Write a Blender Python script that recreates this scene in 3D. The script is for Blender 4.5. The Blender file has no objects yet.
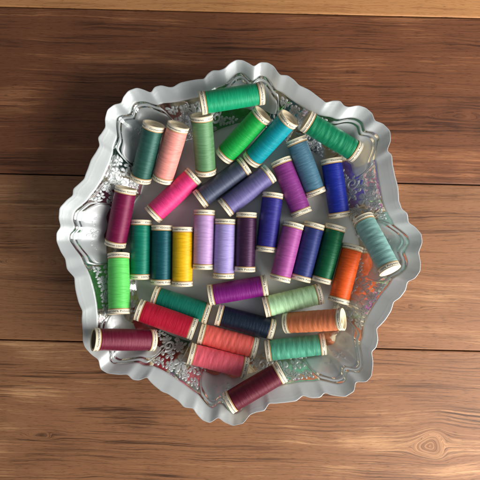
import bpy, bmesh, math, random
import numpy as np
from mathutils import Vector, Matrix, Quaternion

random.seed(7)
rng = np.random.default_rng(7)
C = bpy.context.scene.collection
MM = 0.001

# ------------------------------------------------------------------ camera, world, lamp, exposure
cam_data = bpy.data.cameras.new('camera')
cam_data.sensor_width = 36
cam_data.sensor_height = 36
cam_data.lens = 18 * 450 / 216.0          # 51 degree square view from 45 cm up
cam_data.clip_start = 0.01
cam_data.clip_end = 20
cam = bpy.data.objects.new('camera', cam_data)
cam.location = (0, 0, 0.450)
C.objects.link(cam)
bpy.context.scene.camera = cam

world = bpy.data.worlds.new('World')
bpy.context.scene.world = world
world.use_nodes = True
bg = world.node_tree.nodes['Background']
bg.inputs['Color'].default_value = (0.86, 0.93, 1.0, 1)
bg.inputs['Strength'].default_value = 0.21

SUN_AZ, SUN_EL, SUN_D = math.radians(-30), math.radians(27), 0.80
ld = bpy.data.lights.new('window_light', 'AREA')
ld.shape = 'RECTANGLE'
ld.size = 1.05
ld.size_y = 0.55
ld.energy = 16.2
ld.color = (1.0, 0.975, 0.94)
lamp = bpy.data.objects.new('window_light', ld)
lpos = Vector((math.cos(SUN_AZ) * math.cos(SUN_EL), math.sin(SUN_AZ) * math.cos(SUN_EL), math.sin(SUN_EL))) * SUN_D
lamp.location = lpos
lamp.rotation_euler = (-lpos).to_track_quat('-Z', 'Y').to_euler()
C.objects.link(lamp)

vs = bpy.context.scene.view_settings
vs.view_transform = 'Standard'
vs.look = 'None'
vs.exposure = 0.0
vs.gamma = 1.0
vs.use_curve_mapping = False
bpy.context.scene.cycles.max_bounces = 8
bpy.context.scene.cycles.transparent_max_bounces = 8
bpy.context.scene.cycles.caustics_reflective = True

# ------------------------------------------------------------------ helpers
def link_mesh(name, verts, faces, mats, parent=None, smooth=True, mat_idx=None, uvs=None):
    me = bpy.data.meshes.new(name)
    me.from_pydata([tuple(v) for v in verts], [], faces)
    for m in (mats if isinstance(mats, (list, tuple)) else [mats]):
        me.materials.append(m)
    me.polygons.foreach_set('use_smooth', [smooth] * len(me.polygons))
    if mat_idx is not None:
        me.polygons.foreach_set('material_index', mat_idx)
    if uvs is not None:
        ul = me.uv_layers.new(name='UVMap')
        li = np.empty(len(me.loops), dtype=np.int32)
        me.loops.foreach_get('vertex_index', li)
        ul.data.foreach_set('uv', np.asarray(uvs)[li].astype(np.float32).ravel())
    me.update()
    o = bpy.data.objects.new(name, me)
    C.objects.link(o)
    if parent:
        o.parent = parent
    return o

class NT_:
    """tiny helper for node materials"""
    def __init__(self, name):
        self.m = bpy.data.materials.new(name)
        self.m.use_nodes = True
        self.t = self.m.node_tree
        self.t.nodes.clear()
        self.out = self.t.nodes.new('ShaderNodeOutputMaterial')
    def n(self, typ, props=None, **inp):
        nd = self.t.nodes.new(typ)
        for k, v in (props or {}).items():
            setattr(nd, k, v)
        for k, v in inp.items():
            key = k.replace('_', ' ')
            sock = nd.inputs[int(k[1:])] if k[0] == 'i' and k[1:].isdigit() else nd.inputs[key]
            if hasattr(v, 'is_output'):
                self.t.links.new(v, sock)
            else:
                sock.default_value = v
        return nd
    def math(self, op, a, b=None, c=None):
        kw = {'i0': a}
        if b is not None: kw['i1'] = b
        if c is not None: kw['i2'] = c
        return self.n('ShaderNodeMath', {'operation': op}, **kw).outputs[0]
    def ramp(self, fac, stops, interp='LINEAR'):
        r = self.n('ShaderNodeValToRGB', None, Fac=fac)
        cr = r.color_ramp
        cr.interpolation = interp
        while len(cr.elements) > 1:
            cr.elements.remove(cr.elements[-1])
        cr.elements[0].position = stops[0][0]
        cr.elements[0].color = (*stops[0][1], 1)
        for p, c in stops[1:]:
            e = cr.elements.new(p)
            e.color = (*c, 1)
        return r.outputs['Color']
    def mixc(self, fac, a, b, mode='MIX'):
        nd = self.t.nodes.new('ShaderNodeMix')
        nd.data_type = 'RGBA'
        nd.blend_type = mode
        for i, v in ((0, fac), (6, a), (7, b)):
            if hasattr(v, 'is_output'):
                self.t.links.new(v, nd.inputs[i])
            else:
                nd.inputs[i].default_value = v if i == 0 else ((*v, 1) if len(v) == 3 else v)
        return nd.outputs[2]
    def done(self, shader):
        self.t.links.new(shader, self.out.inputs['Surface'])
        return self.m

def lin(r, g, b):
    f = lambda c: (c / 255 / 12.92) if c <= 10.3 else ((c / 255 + 0.055) / 1.055) ** 2.4
    return (f(r), f(g), f(b))

# ------------------------------------------------------------------ wooden floor: wide planks with knots and cathedral grain
def wood_material(name, dark, mid, light, line_amt, seed, blotch=0.5):
    k = NT_(name)
    uv = k.n('ShaderNodeTexCoord').outputs['UV']
    wv = k.n('ShaderNodeTexNoise', None, Vector=k.n('ShaderNodeMapping', None, Vector=uv, Scale=(0.16, 0.6, 1)).outputs[0], Scale=1.0, Detail=2.0, Roughness=0.5).outputs['Fac']
    wig = k.n('ShaderNodeCombineXYZ', None, X=0.0, Y=k.math('MULTIPLY', k.math('SUBTRACT', wv, 0.5), 0.6), Z=0.0).outputs[0]
    uv = k.n('ShaderNodeVectorMath', {'operation': 'ADD'}, i0=uv, i1=wig).outputs[0]           # u = along the plank in cm, v = growth-ring height in cm
    def noise(su, sv, detail, rough=0.55, dist=0.0, off=0.0):
        mp = k.n('ShaderNodeMapping', None, Vector=uv, Scale=(su, sv, 1), Location=(seed * 3.1 + off, seed * 1.7 + off, seed))
        return k.n('ShaderNodeTexNoise', {'noise_dimensions': '3D'}, Vector=mp.outputs[0], Scale=1.0, Detail=detail, Roughness=rough, Distortion=dist).outputs['Fac']
    band = noise(0.022, 0.75, 5, 0.62)
    line = noise(0.035, 5.0, 5, 0.65, 0.0, 7.0)
    fine = noise(0.4, 13.0, 3, 0.65, 0.0, 13.0)
    pore = noise(1.3, 20.0, 2, 0.5, 0.0, 19.0)
    mid_l = noise(0.06, 6.5, 3, 0.6, 0.0, 23.0)
    blot = noise(0.12, 0.18, 2, 0.5, 0.0, 31.0)
    f = k.math('ADD', k.math('MULTIPLY', band, 0.66), k.math('MULTIPLY', line, 0.34))
    f = k.math('ADD', f, k.math('MULTIPLY', k.math('SUBTRACT', fine, 0.5), 0.42))
    f = k.math('ADD', f, k.math('MULTIPLY', k.math('SUBTRACT', mid_l, 0.5), 0.36))
    f = k.math('ADD', f, k.math('MULTIPLY', k.math('SUBTRACT', blot, 0.5), blotch))
    base = k.ramp(f, [(0.27, dark), (0.44, mid), (0.56, mid), (0.74, light)])
    # thin dark growth lines
    ln = noise(0.02, 2.9, 3, 0.5, 0.0, 43.0)
    dl = k.math('ABSOLUTE', k.math('SUBTRACT', ln, 0.5))
    lm = k.n('ShaderNodeMapRange', {'interpolation_type': 'SMOOTHSTEP'}, Value=dl, i1=0.0, i2=0.042, i3=line_amt, i4=0.0).outputs[0]
    vary = k.n('ShaderNodeMapRange', None, Value=noise(0.09, 0.5, 2, 0.5, 0, 53.0), i1=0.42, i2=0.62, i3=0.0, i4=1.0).outputs[0]
    lm = k.math('MULTIPLY', lm, vary)
    col = k.mixc(lm, base, tuple(c * 0.28 for c in dark))
    pm = k.n('ShaderNodeMapRange', None, Value=pore, i1=0.32, i2=0.42, i3=0.55, i4=0.0).outputs[0]
    col = k.mixc(pm, col, tuple(c * 0.45 for c in dark))
    # knots carry their own dark heartwood (vertex attribute made with the mesh)
    kn = k.n('ShaderNodeAttribute', {'attribute_name': 'knot'}).outputs['Fac']
    col = k.mixc(kn, col, tuple(c * 0.5 for c in dark))
    h = k.math('ADD', fine, k.math('MULTIPLY', pore, 0.6))
    bump = k.n('ShaderNodeBump', None, Strength=0.12, Distance=0.0006, Height=h).outputs[0]
    rg = k.n('ShaderNodeMapRange', None, Value=line, i1=0.3, i2=0.7, i3=0.56, i4=0.44).outputs[0]
    b = k.n('ShaderNodeBsdfPrincipled', None, Base_Color=col, Roughness=rg, Normal=bump)
    b.inputs['Specular IOR Level'].default_value = 0.32
    return k.done(b.outputs[0])

WOOD = [
    wood_material('pale_oak_plank', lin(158, 102, 62), lin(198, 140, 88), lin(218, 164, 108), 0.25, 1.0, 0.3),
    wood_material('dark_walnut_plank', lin(64, 36, 23), lin(123, 75, 48), lin(174, 116, 77), 0.6, 2.0, 0.6),
    wood_material('mid_walnut_plank', lin(92, 57, 36), lin(148, 101, 68), lin(190, 141, 99), 0.5, 3.0, 0.6),
    wood_material('warm_walnut_plank', lin(74, 46, 30), lin(145, 99, 67), lin(195, 146, 103), 0.8, 4.0, 0.6),
    wood_material('brown_walnut_plank', lin(98, 60, 38), lin(142, 95, 62), lin(176, 126, 85), 0.5, 5.0, 0.4),
]
# knots: plank index -> list of (x, y in plank-local mm from the plank's lower edge, ring size a, b, darkness)
def px_local(px, py):
    x, y = (px - 240) * 0.9, -(py - 240) * 0.9
    a = math.radians(1.37)
    return x * math.cos(a) - y * math.sin(a), x * math.sin(a) + y * math.cos(a)
SEAMS = [204.75 + 149.5 * 1, 204.75, 54.6, -95.0, -244.6, -394.0]
EXTRA = [(3, 354.3 + 149.5 * i, 354.3 + 149.5 * (i - 1)) for i in (1, 2, 3)] + [(k, -394.1 - 149.5 * i, -543.6 - 149.5 * i) for i, k in enumerate((2, 1, 4))]
KNOTS = {
    1: [(*px_local(458, 116), 20, 4, 0.0), (*px_local(350, 72), 15, 1.5, 0.9), (*px_local(70, 140), 30, 4, 0.1)],
    2: [(*px_local(40, 262), 30, 4, 0.0), (*px_local(413, 307), 7, 2.0, 0.5)],
    3: [(*px_local(430, 446), 13, 10, 0.04), (*px_local(41, 435), 9, 3.0, 0.85)],
}
def build_floor():
    verts, faces, uvs, midx, knot = [], [], [], [], []
    half = 1100.0
    for row, (pi, y1, y0) in enumerate([(i, SEAMS[i], SEAMS[i + 1]) for i in range(5)] + EXTRA):
        g = 0.55
        xs = np.unique(np.concatenate([np.arange(-half, -250, 20.0), np.arange(-250, 251, 1.6 if row < 5 else 10.0), np.arange(260, half + 1, 20.0)]))
        ys = np.concatenate([[y0 + g, y0 + g, y0 + g + 0.5], np.linspace(y0 + g + 1.6, y1 - g - 1.6, 92 if row < 5 else 24), [y1 - g - 0.5, y1 - g, y1 - g]])
        zs = np.zeros(len(ys)); zs[0] = -6; zs[-1] = -6; zs[1] = -0.55; zs[-2] = -0.55; zs[2] = -0.12; zs[-3] = -0.12
        X, Y = np.meshgrid(xs, ys)
        Z = np.repeat(zs[:, None], len(xs), 1)
        # growth-ring field
        ph = pi * 2.3
        F = Y + 1.7 * np.sin(X / 83 + ph) * np.sin(Y / 37 + ph) + 0.7 * np.sin(X / 31 + 2 * ph + Y / 19) + 0.3 * np.sin(X / 17 + Y / 11 + ph)
        KD = np.zeros_like(X)
        for (kx, ky, a, b, dk) in (KNOTS.get(pi, []) if row < 5 else []):
            dx = X - kx; dy = Y - ky
            wob = 1 + 0.12 * np.sin(3 * np.arctan2(dy / b, dx / a) + 1) 
            d = np.sqrt((dx / a) ** 2 + (dy / b) ** 2) * wob
            d = np.maximum(d, 0.02)
            flow = ky + (F - ky) * (1 - np.clip(1 / d, 0, 1) ** 2 * np.exp(-np.maximum(d - 1, 0) * 0.25))   # grain flowing round the knot
            F = np.where(d > 1, flow, ky + (1 - d) * b * 1.3)                                              # rings inside it
            KD = np.maximum(KD, dk * np.clip(1.25 - d * 1.6, 0, 1))
        base = len(verts)
        verts += np.stack([X, Y, Z], -1).reshape(-1, 3).tolist()
        uvs += np.stack([X / 10 + 37 * pi + (160 * row if row > 4 else 0), F / 10], -1).reshape(-1, 2).tolist()
        knot += KD.ravel().tolist()
        nx = len(xs)
        for j in range(len(ys) - 1):
            for i in range(nx - 1):
                a_ = base + j * nx + i
                faces.append((a_, a_ + 1, a_ + nx + 1, a_ + nx))
                midx.append(pi)
    v = np.array(verts) * MM
    a = math.radians(-1.37)
    R = np.array([[math.cos(a), -math.sin(a), 0], [math.sin(a), math.cos(a), 0], [0, 0, 1]])
    v = v @ R.T
    # sub-floor below the gaps
    dk = NT_('gap_shadow_wood'); d = dk.n('ShaderNodeBsdfPrincipled', None, Base_Color=(0.02, 0.012, 0.008, 1), Roughness=0.9); dk.done(d.outputs[0])
    n0 = len(v)
    v = np.concatenate([v, np.array([[-1.1, -.9, -.005], [1.1, -.9, -.005], [1.1, .85, -.005], [-1.1, .85, -.005]])])
    faces.append((n0, n0 + 1, n0 + 2, n0 + 3)); midx.append(5)
    uvs += [[0, 0]] * 4; knot += [0.0] * 4
    o = link_mesh('floor', v, faces, WOOD + [dk.m], None, False, midx, uvs)
    at = o.data.attributes.new('knot', 'FLOAT', 'POINT')
    at.data.foreach_set('value', np.array(knot, dtype=np.float32))
    o['kind'] = 'structure'
    return o
build_floor()

# ------------------------------------------------------------------ glass tray: scalloped octagon traced from the photograph, at its real size
TRACE = [(91, 159.6), (96, 151.7), (99.4, 145), (98, 138), (101.5, 133), (105.2, 126.7), (105, 119), (107.7, 110), (114, 104.8), (121, 102.7), (123, 97.5), (128.5, 91), (137, 88), (145, 90), (150.4, 92.3), (154.6, 87), (161, 85.4), (169, 87), (173, 86.7), (180, 82.8), (192.5, 80), (204, 78.5), (207, 74.4), (212.3, 70.6), (219.6, 70.2), (224.8, 68), (230, 63.3), (236, 60.2), (242.5, 60.4), (248.8, 63.3), (254, 66), (260, 62.5), (267.5, 62.8), (273.8, 66.5), (277, 71), (280, 74.5), (287.7, 75.5), (294, 79.8), (299, 85), (309.6, 90.2), (318, 96.5), (326, 102.3), (332.5, 100.6), (340, 101), (344, 105.4), (349, 106.9), (358, 105.5), (365.6, 108), (372, 113.5), (375, 120.4), (383, 124), (389.6, 131), (390.6, 140.6), (387.5, 150), (391.7, 155), (392.7, 164.6), (394.8, 175), (398, 187.5), (399, 200.4), (402, 208.8), (407, 213), (409, 222.5), (414.6, 226.5), (420.8, 233.8), (422, 242), (418.8, 252.5), (420.4, 263), (419.8, 271), (414.6, 278.5), (408, 281.7), (405.4, 290.4), (400, 297.7), (394, 302), (391, 311), (385.6, 319.6), (377, 329), (378, 340.4), (376, 347.7), (372, 352), (373, 363), (371, 376), (366, 381.5), (356, 382.5), (353.8, 391), (345, 396.5), (330, 395), (325, 393), (320, 397.5), (311, 398), (303, 396), (296, 401), (281, 403), (268.8, 404), (264.6, 410.5), (256, 412.5), (250, 415), (243, 423), (233, 425.4), (224.6, 422.3), (218, 418), (210, 422.5), (202.7, 420), (196.5, 414), (193, 408.8), (184, 407), (177.7, 400.4), (168, 394), (161.7, 391.5), (153, 384.6), (146, 377.5), (139.8, 380.4), (132.5, 379.4), (127, 374.6), (118, 374.6), (107.5, 373), (101, 369), (98, 359.6), (91, 354), (85, 347), (83, 341), (83, 332.5), (81.7, 321), (82, 311), (78.5, 302.5), (75.4, 290), (74, 277.5), (67, 269), (65, 258.8), (60.8, 251.7), (56.7, 241), (56.7, 233), (60.3, 226.5), (58.8, 218), (59.8, 208), (67, 199.6), (72.3, 195.4), (73.3, 189), (79.6, 183), (83.8, 178.8), (88, 168)]
SCPX, CAMD, ZRIM = 0.9, 450.0, 41.0
KR = (CAMD - ZRIM) / CAMD
C0 = np.array([(239.5 - 240) * SCPX, -(242.5 - 240) * SCPX]) * KR
_p = (np.array(TRACE) - [240, 240]) * [SCPX, -SCPX] * KR - C0
_th = np.degrees(np.arctan2(_p[:, 1], _p[:, 0])) % 360
_r = np.hypot(_p[:, 0], _p[:, 1])
_o = np.argsort(_th)
NT = 1440
TH = np.arange(NT) * 360 / NT
def smooth(a, deg):
    n = int(deg * NT / 360 * 3)
    x = np.arange(-n, n + 1)
    w = np.exp(-.5 * (x / (deg * NT / 360)) ** 2); w /= w.sum()
    return np.convolve(np.concatenate([a[-n:], a, a[:n]]), w, 'valid')
_raw = np.interp(TH, _th[_o], _r[_o], period=360)
RO = smooth(_raw, 0.5) + 0.55 * (smooth(_raw, 0.5) - smooth(_raw, 1.1))
DELTA = smooth(RO - smooth(RO, 5.0), 0.4)
PHASE = np.abs((TH - 86.5 + 22.5) % 45 - 22.5) / 22.5         # 0 at a lobe, 1 half way between two
LOBE = np.clip(1.25 - 1.9 * PHASE, 0, 1)
RI = smooth(RO, 4.0) - 13.4 + 3.2 * smooth(LOBE, 2.0) + 1.7 * LOBE * smooth(DELTA, 0.55)
RF = 104 - 8 * PHASE ** 1.3
FLOOR_Z, WALL_H = 5.0, 30.0

def at_theta(arr, th):
    return np.interp(np.asarray(th) % 360, np.append(TH, 360.0), np.append(arr, arr[0]))
def wall_profile(s):
    return FLOOR_Z + WALL_H * (0.65 * s + 0.35 * np.clip(s, 0, None) ** 1.8)
def drape(th, f, h=0.0):
    """point on the inner wall: th degrees, f 0 (floor edge) to 1 (rim band), lifted h mm off the surface"""
    th = np.asarray(th, float); f = np.asarray(f, float); h = np.asarray(h, float)
    rf, ri = at_theta(RF, th), at_theta(RI, th)
    r = rf + (ri - rf) * f
    z = wall_profile(f)
    slope = WALL_H * (0.65 + 0.35 * 1.8 * np.clip(f, 0, None) ** 0.8) / (ri - rf)
    c = 1 / np.sqrt(1 + slope ** 2)
    r = r - slope * c * h
    z = z + c * h
    a = np.radians(th)
    return np.stack([C0[0] + r * np.cos(a), C0[1] + r * np.sin(a), z], -1)

def frosted_material():
    k = NT_('frosted_satin_glass')
    co = k.n('ShaderNodeTexCoord').outputs['Object']
    n1 = k.n('ShaderNodeTexNoise', None, Vector=co, Scale=900.0, Detail=3.0, Roughness=0.6).outputs['Fac']
    n2 = k.n('ShaderNodeTexNoise', None, Vector=co, Scale=28.0, Detail=3.0, Roughness=0.6).outputs['Fac']
    bump = k.n('ShaderNodeBump', None, Strength=0.10, Distance=0.0004, Height=k.math('ADD', n1, k.math('MULTIPLY', n2, 3.0))).outputs[0]
    rough = k.n('ShaderNodeMapRange', None, Value=n2, i1=0.3, i2=0.7, i3=0.30, i4=0.44).outputs[0]
    b = k.n('ShaderNodeBsdfPrincipled', None, Base_Color=(0.645, 0.675, 0.675, 1), Roughness=rough, Normal=bump, IOR=1.5)
    b.inputs['Coat Weight'].default_value = 0.35
    b.inputs['Coat Roughness'].default_value = 0.12
    gl = k.n('ShaderNodeBsdfGlossy', None, Color=(0.90, 0.93, 0.94, 1), Roughness=k.math('ADD', rough, 0.04), Normal=bump)
    tr = k.n('ShaderNodeBsdfTransparent', None, Color=(0.86, 0.91, 0.88, 1))
    m1 = k.n('ShaderNodeMixShader', None, Fac=0.19, i1=b.outputs[0], i2=gl.outputs[0])
    m2 = k.n('ShaderNodeMixShader', None, Fac=0.27, i1=m1.outputs[0], i2=tr.outputs[0])
    return k.done(m2.outputs[0])

def clear_material():
    k = NT_('clear_pressed_glass')
    co = k.n('ShaderNodeTexCoord').outputs['Object']
    n1 = k.n('ShaderNodeTexNoise', None, Vector=co, Scale=160.0, Detail=2.0, Roughness=0.5).outputs['Fac']
    bump = k.n('ShaderNodeBump', None, Strength=0.35, Distance=0.0008, Height=n1).outputs[0]
    g = k.n('ShaderNodeBsdfGlossy', None, Color=(0.93, 0.95, 0.94, 1), Roughness=0.10, Normal=bump)
    tr = k.n('ShaderNodeBsdfTransparent', None, Color=(0.85, 0.88, 0.87, 1))
    m = k.n('ShaderNodeMixShader', None, Fac=0.34, i1=g.outputs[0], i2=tr.outputs[0])
    return k.done(m.outputs[0])
FROST, CLEAR = frosted_material(), clear_material()

tray = bpy.data.objects.new('glass_tray', None)
C.objects.link(tray)
tray.empty_display_size = 0.02
tray['label'] = 'scalloped eight-sided frosted glass tray with floral pattern holding the thread spools'
tray['category'] = 'tray'

def build_body():
    rings = []                                                   # (r array, z array, material)
    one = np.ones(NT)
    for q in (0.25, 0.5, 0.75, 0.9, 0.965):
        rings.append((RF * q, FLOOR_Z * one, 0))
    rings.append((RF * 0.99, (FLOOR_Z + 0.15) * one, 0))
    for s in np.linspace(0.03, 1.0, 26):
        rings.append((RF + (RI - RF) * s, wall_profile(s) * one, 0 if s < 0.07 else 1))
    for t, z in ((0.015, 35.5), (0.04, 36.1), (0.09, 36.4), (0.25, 37.2), (0.42, 38.2), (0.58, 39.2), (0.68, 39.8), (0.72, 40.1), (0.75, 40.25), (0.82, 40.7), (0.9, 41.2), (0.955, 41.55), (0.985, 41.55), (1.0, 41.25)):
        pil = 0.16 * DELTA * t ** 2
        rings.append((RI + (RO - RI) * t, z + pil, 0))
    for dr, z in ((-0.1, 40.8), (-0.8, 39.4), (-2.5, 37.4), (-7, 34.6), (-11, 32.0)):
        rings.append((RO + dr, z + 0.16 * DELTA, 0))
    for s in (0.85, 0.6, 0.35, 0.12):
        rings.append((RF + (RI - RF) * s + 2.4, wall_profile(s) - 3.0, 1))
    rings.append((RF - 1, 1.2 * one, 0)); rings.append((RF - 3, 0.2 * one, 0)); rings.append((RF - 6, 0.2 * one, 0)); rings.append((RF - 8, 1.0 * one, 0))
    rings.append((RF * 0.4, 1.0 * one, 0))
    ca, sa = np.cos(np.radians(TH)), np.sin(np.radians(TH))
    V = [np.array([[C0[0], C0[1], FLOOR_Z]])]
    for r, z, _ in rings:
        V.append(np.stack([C0[0] + r * ca, C0[1] + r * sa, z * one], -1))
    V.append(np.array([[C0[0], C0[1], 1.0]]))
    V = np.concatenate(V) * MM
    faces, mi = [], []
    for i in range(NT):
        faces.append((0, 1 + i, 1 + (i + 1) % NT)); mi.append(0)
    for j in range(len(rings) - 1):
        b0, b1 = 1 + j * NT, 1 + (j + 1) * NT
        m = rings[j + 1][2]
        for i in range(NT):
            k = (i + 1) % NT
            faces.append((b0 + i, b1 + i, b1 + k, b0 + k)); mi.append(m)
    last = 1 + (len(rings) - 1) * NT; cen = len(V) - 1
    for i in range(NT):
        faces.append((last + (i + 1) % NT, last + i, cen)); mi.append(0)
    link_mesh('tray_body', V, faces, [FROST, CLEAR], tray, True, mi)
build_body()

class Relief:
    """moulded frosted shapes draped on the wall"""
    def __init__(self): self.v, self.f = [], []
    def add(self, pts, faces):
        b = len(self.v); self.v += [tuple(p) for p in pts]; self.f += [tuple(b + i for i in q) for q in faces]
    def dome(self, thc, u, v, a, b, ang, h, seg=14):
        """elliptical dome; u (mm along), v (mm radial-projected), half-axes a, b, angle"""
        rc = at_theta(RF, thc) ; w = at_theta(RI, thc) - rc
        rm = rc + 0.5 * w
        P, F = [], []
        levels = ((1.0, -0.25), (0.95, 0.5 * h), (0.74, 0.85 * h), (0.36, 0.7 * h))
        ca, sa = math.cos(ang), math.sin(ang)
        for sc, hh in levels:
            t = np.arange(seg) * 2 * math.pi / seg
            x, y = a * sc * np.cos(t), b * sc * np.sin(t) * (1 + 0.38 * np.cos(t))
            uu, vv = u + x * ca - y * sa, v + x * sa + y * ca
            P.append(drape(thc + np.degrees(uu / rm), 0.5 + vv / w, hh))
        P.append(drape(np.array([thc + math.degrees(u / rm)]), np.array([0.5 + v / w]), h * 0.55))
        P = np.concatenate(P)
        n = seg
        for l in range(3):
            for i in range(n):
                F.append((l * n + i, l * n + (i + 1) % n, (l + 1) * n + (i + 1) % n, (l + 1) * n + i))
        for i in range(n):
            F.append((3 * n + i, 3 * n + (i + 1) % n, 4 * n))
        self.add(P, F)
    def ribbon(self, thc, path, width, h):
        """raised bead along a (u, v) path"""
        rc = at_theta(RF, thc); w = at_theta(RI, thc) - rc; rm = rc + 0.5 * w
        path = np.array(path, float)
        t = np.gradient(path, axis=0); t /= np.linalg.norm(t, axis=1)[:, None] + 1e-9
        nrm = np.stack([-t[:, 1], t[:, 0]], -1)
        wd = np.broadcast_to(np.asarray(width, float), (len(path),))
        cols = []
        for k, hh in ((-1, -0.25), (-0.85, 0.55 * h), (-0.4, 0.95 * h), (0.4, 0.95 * h), (0.85, 0.55 * h), (1, -0.25)):
            q = path + nrm * (wd * 0.5 * k)[:, None]
            cols.append(drape(thc + np.degrees(q[:, 0] / rm), 0.5 + q[:, 1] / w, hh))
        P = np.stack(cols, 1).reshape(-1, 3)
        F = []
        n = len(path)
        for i in range(n - 1):
            for j in range(5):
                F.append((i * 6 + j, i * 6 + j + 1, (i + 1) * 6 + j + 1, (i + 1) * 6 + j))
        F.append(tuple(range(6))); F.append(tuple((n - 1) * 6 + j for j in range(5, -1, -1)))
        self.add(P, F)
    def flower(self, thc, u, v, n, rad, ang0, h=1.0, wd=0.33):
        for i in range(n):
            a = ang0 + i * 2 * math.pi / n
            self.dome(thc, u + math.cos(a) * rad * 0.56, v + math.sin(a) * rad * 0.56, rad * 0.44, rad * wd, a, h)
        self.dome(thc, u, v, rad * 0.2, rad * 0.2, 0, h * 1.1, 10)
    def build(self, name, mat):
        return link_mesh(name, np.array(self.v) * MM, self.f, mat, tray, True)

def spiral(u, v, r0, r1, a0, turns, n=34):
    t = np.linspace(0, 1, n)
    r = r0 + (r1 - r0) * t
    a = a0 + turns * 2 * math.pi * t
    return np.stack([u + r * np.cos(a), v + r * np.sin(a)], -1)

def build_field(thc, i):
    R_ = Relief()
    rr = random.Random(50 + i)
    tw = rr.uniform(-0.3, 0.3)
    R_.flower(thc, 0, 4.4, 5, 6.4, 0.3 + tw)
    for sg in (-1, 1):
        R_.flower(thc, sg * 10.8, 2.6, 4, 4.0, 0.5 + tw, 1.1)
        R_.flower(thc, sg * 7.2, 9.2, 5, 3.6, 0.8 + tw, 1.0)
        R_.flower(thc, sg * 14.6, 9.6, 4, 3.0, 0.2 + tw, 1.0)
        R_.flower(thc, sg * 8.2, -5.6, 5, 4.6, 1.1 + tw, 1.2)
        R_.ribbon(thc, spiral(sg * 16.4, -3.2, 4.7, 1.0, math.pi / 2, sg * 1.4), np.linspace(2.2, 1.5, 34), 1.2)
        for (du, dv, a, b, an) in ((3.6, 11.6, 1.4, 0.7, 0.5), (17.8, 11.2, 1.6, 0.8, 0.1), (11.2, 11.6, 1.4, 0.7, -0.5), (16.6, 3.4, 2.2, 1.1, -0.7), (4.4, -8.6, 2.2, 1.0, 0.9), (13.0, -9.8, 2.4, 1.1, -0.2), (17.5, 8.4, 2.0, 1.0, 0.9), (3.2, -3.2, 1.2, 0.9, 0.2), (12.6, 0.6, 1.3, 0.9, 0.6)):
            R_.dome(thc, sg * (du + rr.uniform(-.4, .4)), dv, a, b, sg * an, 1.0, 10)
    for sg in (-1, 1):
        q = np.linspace(0, 1, 24)
        R_.ribbon(thc, np.stack([sg * (1.5 + 15.5 * q), 8.6 - 9.5 * q + 3.2 * np.sin(q * 6.5)], -1), 0.9, 0.8)
        R_.ribbon(thc, np.stack([sg * (2.0 + 13.0 * q), -4.0 - 6.5 * q + 2.4 * np.sin(q * 5.5 + 0.5)], -1), 0.9, 0.8)
        R_.ribbon(thc, spiral(sg * 6.2, 9.0, 2.4, 0.6, 0.3, sg * 1.2), np.linspace(1.1, 0.8, 34), 0.9)
    R_.dome(thc, 0, -9.6, 1.3, 2.2, 0, 1.0, 10)
    R_.dome(thc, 0, 11.0, 1.6, 0.8, 0, 0.9, 10)
    for sg in (-1, 1):                                           # small blossoms that run on below the neighbouring panels
        R_.flower(thc, sg * 21.0, -7.6, 5, 3.9, 0.4 + tw, 1.0)
        R_.flower(thc, sg * 29.5, -9.6, 4, 3.2, 0.9 + tw, 0.9)
        R_.dome(thc, sg * 25.4, -10.4, 1.8, 0.9, sg * 0.5, 0.9, 10)
        R_.dome(thc, sg * 25.6, -6.4, 1.6, 0.8, -sg * 0.6, 0.9, 10)
        R_.dome(thc, sg * 20.5, -1.6, 1.7, 0.8, sg * 0.9, 0.9, 10)
        R_.dome(thc, sg * 34.0, -10.2, 1.6, 0.8, sg * 0.2, 0.9, 10)
    R_.build('floral_relief', FROST)

def build_panel(thv):
    """frosted cloud-shaped panel inside a lobe"""
    NA, NW = 64, 12
    hw = 12.5
    A = np.linspace(-hw, hw, NA)
    x = A / hw
    top = 1 - 4.3 / (at_theta(RI, thv + A) - at_theta(RF, thv + A))
    fall = (1 - np.abs(x) ** 9)
    mid = 0.60
    bot = mid - (0.22 * np.sqrt(np.clip(1 - x ** 2, 0, 1)) - 0.05 * np.abs(np.sin(3 * math.pi * (x + 1) / 2)) + 0.05)
    top = mid + (top - mid) * np.clip(fall, 0, 1) ** 0.5
    W = np.linspace(0, 1, NW)
    P = np.zeros((NA, NW, 3))
    for j, w in enumerate(W):
        edge = min(w, 1 - w)
        h = 1.1 * min(1, (edge / 0.14)) ** 0.5 - (0.3 if j in (0, NW - 1) else 0)
        hh = h * np.clip((1 - np.abs(x)) / 0.06, 0, 1) ** 0.5 - np.where(np.abs(x) > 0.999, 0.3, 0)
        P[:, j] = drape(thv + A, bot + (top - bot) * w, hh)
    F = []
    for i in range(NA - 1):
        for j in range(NW - 1):
            F.append((i * NW + j, (i + 1) * NW + j, (i + 1) * NW + j + 1, i * NW + j + 1))
    link_mesh('arched_panel', P.reshape(-1, 3) * MM, F, FROST, tray, True)
    # raised bead that follows the arch
    A = np.linspace(-13.5, 13.5, 120)
    wall = at_theta(RI, thv + A) - at_theta(RF, thv + A)
    f = 1 - 2.6 / wall
    f = f - 0.5 * np.clip((np.abs(A) - 10.5) / 3.0, 0, 1) ** 2
    cols = []
    for df, h in ((-0.95, -0.2), (-0.7, 0.7), (0, 1.0), (0.7, 0.7), (0.95, -0.2)):
        cols.append(drape(thv + A, f + df / wall, h))
    P = np.stack(cols, 1).reshape(-1, 3)
    F = []
    for i in range(119):
        for j in range(4):
            F.append((i * 5 + j, (i + 1) * 5 + j, (i + 1) * 5 + j + 1, i * 5 + j + 1))
    link_mesh('arch_moulding', P * MM, F, FROST, tray, True)

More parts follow.
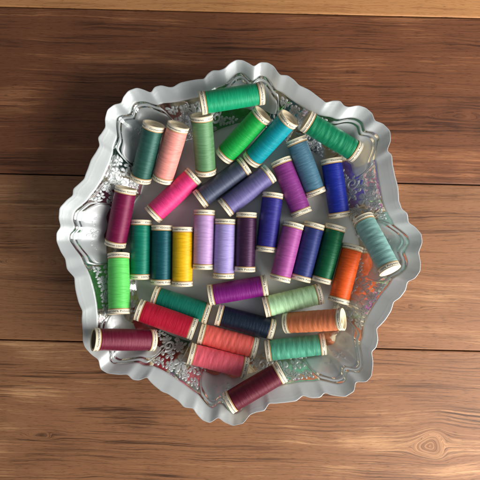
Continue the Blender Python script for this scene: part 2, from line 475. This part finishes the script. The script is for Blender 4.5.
def build_blossom(thv, i):
    R_ = Relief()
    R_.flower(thv, 0.0, 4.6, 4, 4.6, 0.78 + 0.1 * (i % 3), 1.75)
    for sg in (-1, 1):
        R_.dome(thv, sg * 8.2, 5.2, 2.4, 1.0, sg * 0.5, 1.6, 12)
        R_.dome(thv, sg * 12.4, 4.6, 1.7, 0.8, -sg * 0.4, 1.6, 12)
    R_.build('blossom_relief', FROST)

for i in range(8):
    build_panel(86.5 + 45 * i)
    build_blossom(86.5 + 45 * i, i)
    build_field(86.5 + 22.5 + 45 * i, i)

# ------------------------------------------------------------------ thread spools
SL = 51.5
def lathe(profile, seg=56, mats=None):
    """profile: list of (r, z, material of the strip that starts here)"""
    V, F, M = [], [], []
    idx = []
    for r, z, _ in profile:
        if r < 1e-6:
            idx.append((len(V), 1)); V.append((0, 0, z))
        else:
            idx.append((len(V), seg))
            for i in range(seg):
                a = 2 * math.pi * i / seg
                V.append((r * math.cos(a), r * math.sin(a), z))
    for k in range(len(profile) - 1):
        (b0, n0), (b1, n1) = idx[k], idx[k + 1]
        for i in range(seg):
            j = (i + 1) % seg
            if n0 == 1 and n1 == 1: continue
            if n1 == 1: F.append((b0 + i, b0 + j, b1))
            elif n0 == 1: F.append((b0, b1 + j, b1 + i))
            else: F.append((b0 + i, b0 + j, b1 + j, b1 + i))
            M.append(profile[k][2])
    return V, F, M

def flat_mat(name, col, rough=0.5, spec=0.4, noise_amt=0.08, sub=0.0):
    k = NT_(name)
    co = k.n('ShaderNodeTexCoord').outputs['Object']
    n = k.n('ShaderNodeTexNoise', None, Vector=co, Scale=420.0, Detail=3.0, Roughness=0.6).outputs['Fac']
    c = k.mixc(n, tuple(x * (1 - noise_amt) for x in col), tuple(min(1, x * (1 + noise_amt)) for x in col))
    b = k.n('ShaderNodeBsdfPrincipled', None, Base_Color=c, Roughness=rough)
    b.inputs['Specular IOR Level'].default_value = spec
    return k.done(b.outputs[0])
CREAM = flat_mat('cream_plastic', lin(232, 215, 182), 0.42)
PAPER = flat_mat('cream_paper_label', lin(238, 228, 205), 0.6)
TAN = flat_mat('tan_plastic_edge', lin(196, 158, 108), 0.45)
INK = flat_mat('dark_label_ink', lin(46, 40, 38), 0.6)
WHITE = flat_mat('white_paper_disc', lin(186, 184, 198), 0.8)
INNER = flat_mat('shaded_cream_core', lin(120, 105, 84), 0.8, 0.2)  # cream core tube, with the shade of the deep hollow painted into its colour
CAPM = [CREAM, PAPER, TAN, INNER]

def cap_profile(style):
    p = [(8.15, 4.75, 2), (8.55, 4.6, 2), (8.62, 4.3, 2), (8.55, 4.0, 2), (8.42, 3.9, 1), (8.62, 3.82, 1), (8.66, 3.7, 1), (8.66, 0.95, 1), (8.6, 0.85, 0), (8.72, 0.72, 0), (8.78, 0.5, 0), (8.7, 0.18, 0), (8.45, 0.03, 0), (8.2, 0.0, 0)]
    if style == 'open':
        p += [(7.6, 0.03, 0), (7.3, 0.25, 0), (7.2, 0.7, 3), (7.1, 5, 3), (7.0, 22.0, 3), (0, 22.0, 3)]
    elif style == 'disc':
        p += [(7.6, 0.02, 0), (7.45, 0.3, 0), (0, 0.35, 0)]
    else:
        p += [(7.5, 0.04, 0), (7.25, 0.3, 0), (7.1, 1.6, 0), (6.9, 1.9, 0), (4.0, 2.0, 0), (3.6, 2.0, 0), (3.4, 2.3, 0), (3.3, 14.0, 3), (0, 14.0, 3)]
    return [(r * 1.062, z, m) for r, z, m in p]

def mesh_of(name, V, F, mats, midx=None, uvs=None, smooth=True):
    me = bpy.data.meshes.new(name)
    me.from_pydata([tuple(np.array(v) * MM) for v in V], [], F)
    for m in mats: me.materials.append(m)
    me.polygons.foreach_set('use_smooth', [smooth] * len(me.polygons))
    if midx is not None: me.polygons.foreach_set('material_index', midx)
    me.update()
    return me

def cap_mesh(style, top):
    V, F, M = lathe(cap_profile(style))
    if top:
        V = [(x, y, SL - z) for x, y, z in V]
    else:
        F = [tuple(reversed(f)) for f in F]
    me = mesh_of('end_cap', V, F, CAPM, M)
    try:
        me.set_sharp_from_angle(angle=math.radians(40))
    except Exception:
        pass
    return me

def lettering_mesh(words, zc, height):
    cu = bpy.data.curves.new('letters', 'FONT')
    cu.body = words
    cu.size = 1.0
    cu.resolution_u = 2
    cu.offset = 0.012
    ob = bpy.data.objects.new('letters', cu)
    C.objects.link(ob)
    bpy.context.view_layer.update()
    me = bpy.data.meshes.new_from_object(ob.evaluated_get(bpy.context.evaluated_depsgraph_get()))
    bpy.data.objects.remove(ob)
    n = len(me.vertices)
    co = np.empty(n * 3); me.vertices.foreach_get('co', co); co = co.reshape(-1, 3)
    w = co[:, 0].max() - co[:, 0].min()
    R = 9.235
    full = 2 * math.pi * R
    sx = full / (w * 1.0) * 0.985
    x = (co[:, 0] - co[:, 0].min()) * sx / R
    y = co[:, 1]
    z = zc + (y - 0.33) * height
    out = np.stack([R * np.cos(x), R * np.sin(x), z], -1) * MM
    me.vertices.foreach_set('co', out.ravel())
    me.materials.clear(); me.materials.append(INK)
    me.name = 'lettering'
    me.update()
    return me

def winding_mesh(cross):
    NZ, seg = 96, 56
    V, F = [], []
    zs = np.linspace(4.55, SL - 4.55, NZ)
    for k, z in enumerate(zs):
        t = (z - zs[0]) / (zs[-1] - zs[0])
        end = min(t, 1 - t)
        base = 8.55 + 0.42 * min(1, end / 0.02) ** 0.5 + 0.16 * math.sin(math.pi * t)
        ring_n = 0.015 * math.sin(z * 5.1 + 1.3 * math.sin(z * 1.7)) + 0.018 * math.sin(z * 2.3 + 2)
        for i in range(seg):
            a = 2 * math.pi * i / seg
            r = base + ring_n
            if cross:
                r += 0.07 * math.sin(2 * math.pi * (z / 6.5) + 2.2 * math.cos(a)) + 0.06 * math.sin(2 * math.pi * (z / 4.3) - 3.0 * math.sin(a))
            V.append((r * math.cos(a), r * math.sin(a), z))
    for k in range(NZ - 1):
        for i in range(seg):
            j = (i + 1) % seg
            F.append((k * seg + i, k * seg + j, (k + 1) * seg + j, (k + 1) * seg + i))
    b = len(V)                                                    # the winding is hollow: it sits on the core
    for z in (zs[0], zs[-1]):
        for i in range(seg):
            a = 2 * math.pi * i / seg
            V.append((7.95 * math.cos(a), 7.95 * math.sin(a), z))
    for i in range(seg):
        j = (i + 1) % seg
        F.append((j, i, b + i, b + j)); F.append(((NZ - 1) * seg + i, (NZ - 1) * seg + j, b + seg + j, b + seg + i))
    return mesh_of('thread_winding', V, F, [CREAM])

def thread_material(name, rgb, cross, seed):
    c = tuple(v * 0.9 for v in lin(*rgb))
    k = NT_(name)
    co = k.n('ShaderNodeTexCoord').outputs['Object']
    sep = k.n('ShaderNodeSeparateXYZ', None, Vector=co)
    x, y, z = sep.outputs
    def streak(tilt, fz, fxy, off, detail=3):
        zz = k.math('ADD', k.math('MULTIPLY', z, 1.0), k.math('MULTIPLY', x, tilt))
        zz = k.math('ADD', zz, k.math('MULTIPLY', y, tilt * 0.6))
        v = k.n('ShaderNodeCombineXYZ', None, X=k.math('MULTIPLY', x, fxy), Y=k.math('MULTIPLY', y, fxy), Z=k.math('MULTIPLY_ADD', zz, fz, off + seed * 11.3)).outputs[0]
        return k.n('ShaderNodeTexNoise', None, Vector=v, Scale=1.0, Detail=detail, Roughness=0.6).outputs['Fac']
    tl = 0.34 if cross else 0.20
    s1 = streak(tl, 900.0 if not cross else 620.0, 60.0, 0.0)
    s2 = streak(-tl, 700.0 if not cross else 420.0, 60.0, 5.0)
    fine = streak(0.03, 2600.0, 90.0, 9.0, 2)
    tot = k.math('ADD', k.math('MULTIPLY', s1, 0.5), k.math('MULTIPLY', s2, 0.5))
    fac = k.math('ADD', tot, k.math('MULTIPLY', k.math('SUBTRACT', fine, 0.5), 0.5))
    hi = tuple(min(1.0, v * 1.16 + 0.008) for v in c)
    lo = tuple(v * 0.74 for v in c)
    col = k.ramp(fac, [(0.30, lo), (0.5, c), (0.70, hi)])
    h = k.math('ADD', k.math('MULTIPLY', tot, 1.4), fine)
    bump = k.n('ShaderNodeBump', None, Strength=0.38, Distance=0.0004, Height=h).outputs[0]
    b = k.n('ShaderNodeBsdfPrincipled', None, Base_Color=col, Roughness=0.42, Normal=bump)
    b.inputs['Specular IOR Level'].default_value = 0.6
    b.inputs['Specular Tint'].default_value = tuple(0.45 + 0.55 * min(1, v / max(c)) for v in c) + (1,)
    b.inputs['Sheen Weight'].default_value = 0.25
    b.inputs['Sheen Roughness'].default_value = 0.4
    b.inputs['Sheen Tint'].default_value = tuple(min(1, v * 1.5 + 0.05) for v in c) + (1,)
    return k.done(b.outputs[0])

CAPS = {(s, t): cap_mesh(s, t) for s in ('recess', 'open', 'disc') for t in (True, False)}
LET_TOP = lettering_mesh('Gütermann    Gütermann    Gütermann    ', SL - 2.3, 2.1)
LET_BOT = lettering_mesh('100% Polyester   Gütermann   100% Polyester   ', 2.3, 2.1)
WIND = {False: winding_mesh(False), True: winding_mesh(True)}
def disc_mesh(top):
    V, F, M = lathe([(7.85, 0.3, 0), (7.85, -0.03, 0), (7.65, -0.08, 0), (0, -0.08, 0)], 48)
    if top: V = [(x, y, SL - z) for x, y, z in V]
    else: F = [tuple(reversed(f)) for f in F]
    return mesh_of('paper_disc', V, F, [WHITE])
DISC = {t: disc_mesh(t) for t in (True, False)}

GROUP = 'thread spools lying in the glass tray'
# key: thread colour, cross-wound, style of the end that shows ('a' first end / 'b' second end), ends in mm (x, y, z), label
SPOOLS = [
    ('emerald', (14, 158, 108), False, 'recess', 'recess', (-32.0, 109.4, 49.4), (18.7, 118.9, 45.3),
     'bright emerald green spool lying across the top edge of the tray'),
    ('sage', (92, 136, 92), False, 'recess', 'recess', (-31.6, 103.2, 39.2), (-29.6, 57.8, 14.6),
     'upright sage green spool leaning under the left end of the emerald spool'),
    ('dark_green', (38, 82, 72), False, 'recess', 'recess', (-70.6, 96.2, 38.2), (-86.5, 51.7, 16.3),
     'dark bottle green spool leaning on the upper left wall beside the salmon spool'),
    ('salmon', (246, 158, 146), False, 'recess', 'recess', (-50.3, 95.5, 38.7), (-67.5, 51.6, 16.3),
     'pale salmon pink spool leaning between the bottle green and sage spools'),
    ('bright_green', (22, 168, 70), False, 'recess', 'recess', (-14.4, 72.5, 14.8), (19.5, 104.6, 37.3),
     'bright grass green spool lying diagonally left of the turquoise spool'),
    ('turquoise', (0, 152, 164), False, 'disc', 'recess', (9.6, 69.5, 14.6), (41.0, 100.2, 41.7),
     'turquoise spool lying diagonally with its white end disc at upper right'),
    ('hot_pink', (240, 62, 132), False, 'recess', 'recess', (-76.9, 21.1, 14.4), (-39.2, 56.7, 14.1),
     'hot pink spool lying diagonally between the salmon and dark slate grey spools'),
    ('slate', (66, 72, 92), False, 'recess', 'recess', (-36.0, 34.7, 14.2), (5.1, 65.0, 14.1),
     'dark slate grey spool lying diagonally, end to end with the turquoise spool'),
    ('slate_purple', (106, 99, 150), False, 'recess', 'recess', (-14.1, 27.1, 14.2), (26.3, 58.6, 14.2),
     'dusty blue violet spool lying diagonally below the dark slate grey spool'),
    ('orchid_purple', (144, 58, 138), False, 'recess', 'recess', (35.3, 69.9, 14.2), (54.2, 22.1, 14.2),
     'slanted orchid purple spool between the blue violet and steel blue spools'),
    ('steel_blue', (80, 122, 144), False, 'recess', 'recess', (48.0, 87.5, 17.9), (66.7, 39.7, 13.6),
     'steel blue spool between the orchid purple and royal blue spools'),
    ('royal_blue', (22, 40, 150), False, 'recess', 'recess', (78.9, 70.5, 16.4), (87.0, 19.8, 13.8),
     'vivid royal blue spool standing upright below the dark emerald spool'),
    ('deep_emerald', (2, 122, 80), True, 'recess', 'recess', (53.7, 98.1, 39.0), (98.2, 73.0, 31.6),
     'deep emerald spool lying slanted on the upper right edge of the tray'),
    ('wine', (110, 11, 60), False, 'recess', 'recess', (-96.5, 44.5, 26.3), (-108.1, -4.9, 17.2),
     'wine magenta spool leaning on the left wall above the light green spool'),
    ('light_green', (104, 218, 104), False, 'recess', 'recess', (-103.8, -11.5, 22.7), (-101.2, -62.3, 31.5),
     'light apple green spool against the left wall above the maroon spool'),
    ('teal_green', (0, 116, 92), False, 'recess', 'recess', (-86.3, 17.6, 14.2), (-87.2, -34.1, 14.2),
     'teal green spool at the left end of the middle row'),
    ('dark_teal', (2, 72, 80), False, 'recess', 'recess', (-68.0, 12.8, 14.2), (-68.7, -38.6, 14.2),
     'dark teal spool between the teal green and yellow spools'),
    ('yellow', (244, 190, 14), False, 'recess', 'recess', (-49.8, 11.4, 14.2), (-50.4, -40.1, 14.2),
     'golden yellow spool in the middle row'),
    ('lilac', (200, 160, 212), False, 'recess', 'recess', (-30.9, 26.0, 14.2), (-32.2, -25.4, 14.2),
     'pinkish lilac spool between the yellow and lavender spools'),
    ('lavender', (174, 158, 220), False, 'recess', 'recess', (-12.7, 18.1, 14.2), (-14.4, -33.2, 14.2),
     'pale bluish lavender spool between the lilac and dark plum spools'),
    ('plum', (50, 22, 50), False, 'recess', 'recess', (5.7, 23.9, 14.2), (4.2, -27.5, 14.2),
     'very dark plum spool standing right of the lavender spool'),
    ('indigo', (48, 44, 132), False, 'recess', 'recess', (28.7, 40.9, 14.2), (22.6, -10.3, 14.2),
     'indigo blue violet spool right of the dark plum spool'),
    ('orchid', (170, 82, 154), False, 'recess', 'recess', (46.6, 14.8, 17.5), (34.0, -35.2, 18.9),
     'light orchid pink purple spool left of the navy spool'),
    ('denim_navy', (44, 54, 114), False, 'recess', 'recess', (65.2, 14.6, 14.2), (52.2, -35.3, 14.2),
     'denim navy spool between the orchid pink and forest green spools'),
    ('forest', (2, 84, 50), False, 'recess', 'recess', (83.8, 12.8, 14.2), (70.6, -37.0, 14.2),
     'dark forest green spool between the navy and bright orange spools'),
    ('orange', (246, 96, 30), False, 'recess', 'recess', (98.1, -4.4, 15.7), (84.5, -54.4, 19.0),
     'bright orange spool at the right end of the middle row'),
    ('seafoam', (142, 188, 180), True, 'recess', 'disc', (103.7, 18.9, 25.6), (121.3, -25.3, 46.9),
     'pale seafoam spool on the right wall with a white end disc'),
    ('purple', (120, 20, 114), False, 'recess', 'recess', (-27.2, -48.3, 14.2), (23.4, -39.3, 14.2),
     'vivid purple spool lying sideways below the lavender and plum spools'),
    ('pale_green', (192, 234, 182), True, 'recess', 'recess', (20.7, -58.6, 14.2), (70.6, -46.8, 14.2),
     'pale mint green spool lying sideways above the copper spool'),
    ('copper', (222, 128, 84), True, 'recess', 'recess', (39.5, -72.2, 14.9), (85.6, -65.3, 37.5),
     'copper brown spool with its open cream end turned to the right'),
    ('jade', (86, 168, 138), True, 'recess', 'recess', (22.1, -95.8, 17.7), (73.1, -89.1, 21.7),
     'jade green spool lying sideways below the copper spool'),
    ('burgundy', (80, 9, 30), False, 'recess', 'recess', (-10.1, -133.3, 42.4), (34.7, -107.6, 40.0),
     'dark burgundy spool lying across the bottom edge of the tray'),
    ('rose_coral', (248, 104, 120), True, 'recess', 'recess', (-43.7, -96.8, 22.2), (6.1, -110.4, 18.9),
     'rose pink coral spool, lower of the two coral spools'),
    ('orange_coral', (250, 108, 98), True, 'recess', 'recess', (-35.4, -81.3, 14.2), (14.6, -94.4, 14.2),
     'orange coral spool just below the black navy spool'),
    ('black_navy', (8, 20, 34), False, 'recess', 'recess', (-20.3, -64.8, 14.2), (29.6, -78.3, 14.2),
     'nearly black navy spool lying above the orange coral spool'),
    ('sea_teal', (8, 112, 92), False, 'recess', 'recess', (-75.9, -48.8, 14.2), (-26.7, -64.5, 14.2),
     'teal green spool lying sideways above the red spool'),
    ('red', (186, 18, 50), False, 'recess', 'recess', (-86.7, -58.6, 27.5), (-38.2, -76.1, 25.4),
     'crimson red spool lying between the teal and maroon spools'),
    ('maroon', (96, 11, 40), False, 'open', 'recess', (-118.0, -79.5, 50.0), (-72.9, -85.2, 24.5),
     'maroon spool on the left edge with its dark hollow end showing'),
]

def make_child(name, mesh, parent, mat=None):
    o = bpy.data.objects.new(name, mesh)
    C.objects.link(o)
    o.parent = parent
    if mat:
        o.material_slots[0].link = 'OBJECT'
        o.material_slots[0].material = mat
    return o

# one spool is built with all its parts, every other is a copy of it with its own thread colour
proto = bpy.data.objects.new('thread_spool', None)
C.objects.link(proto)
proto.empty_display_size = 0.01
make_child('thread_winding', WIND[False], proto)
_t = make_child('end_cap', CAPS[('recess', True)], proto); make_child('lettering', LET_TOP, _t)
_b = make_child('end_cap', CAPS[('recess', False)], proto); make_child('lettering', LET_BOT, _b)

def copy_tree(o, parent=None):
    c = o.copy()
    C.objects.link(c)
    c.parent = parent
    for ch in list(o.children):
        if ch.name in bpy.data.objects: copy_tree(ch, c)
    return c

roots = [proto] + [copy_tree(proto) for _ in SPOOLS[1:]]
for n, (root, (name, rgb, cross, sa, sb, a, b, label)) in enumerate(zip(roots, SPOOLS)):
    a, b = Vector(a), Vector(b)
    ax = (a - b).normalized()
    mid = (a + b) / 2
    q = ax.to_track_quat('Z', 'Y')
    roll = Quaternion((0, 0, 1), random.uniform(0, 2 * math.pi))
    root.rotation_mode = 'QUATERNION'
    root.rotation_quaternion = q @ roll
    root.location = (mid - ax * SL / 2) * MM
    root['label'] = label
    root['category'] = 'thread spool'
    root['group'] = GROUP
    mat = thread_material(name + '_thread', rgb, cross, n)
    caps = [c for c in root.children if c.name.startswith('end_cap')]
    for ch in root.children:
        if ch.name.startswith('thread_winding'):
            ch.data = WIND[cross]
            fill = random.uniform(0.962, 1.012)                  # how full the spool still is
            ch.scale = (fill, fill, 1)
            ch.material_slots[0].link = 'OBJECT'
            ch.material_slots[0].material = mat
    for cp in caps:
        top = cp.data.vertices[0].co.z > SL * MM / 2
        st = sa if top else sb
        cp.data = CAPS[(st, top)]
        if st == 'disc':
            make_child('paper_disc', DISC[top], cp)
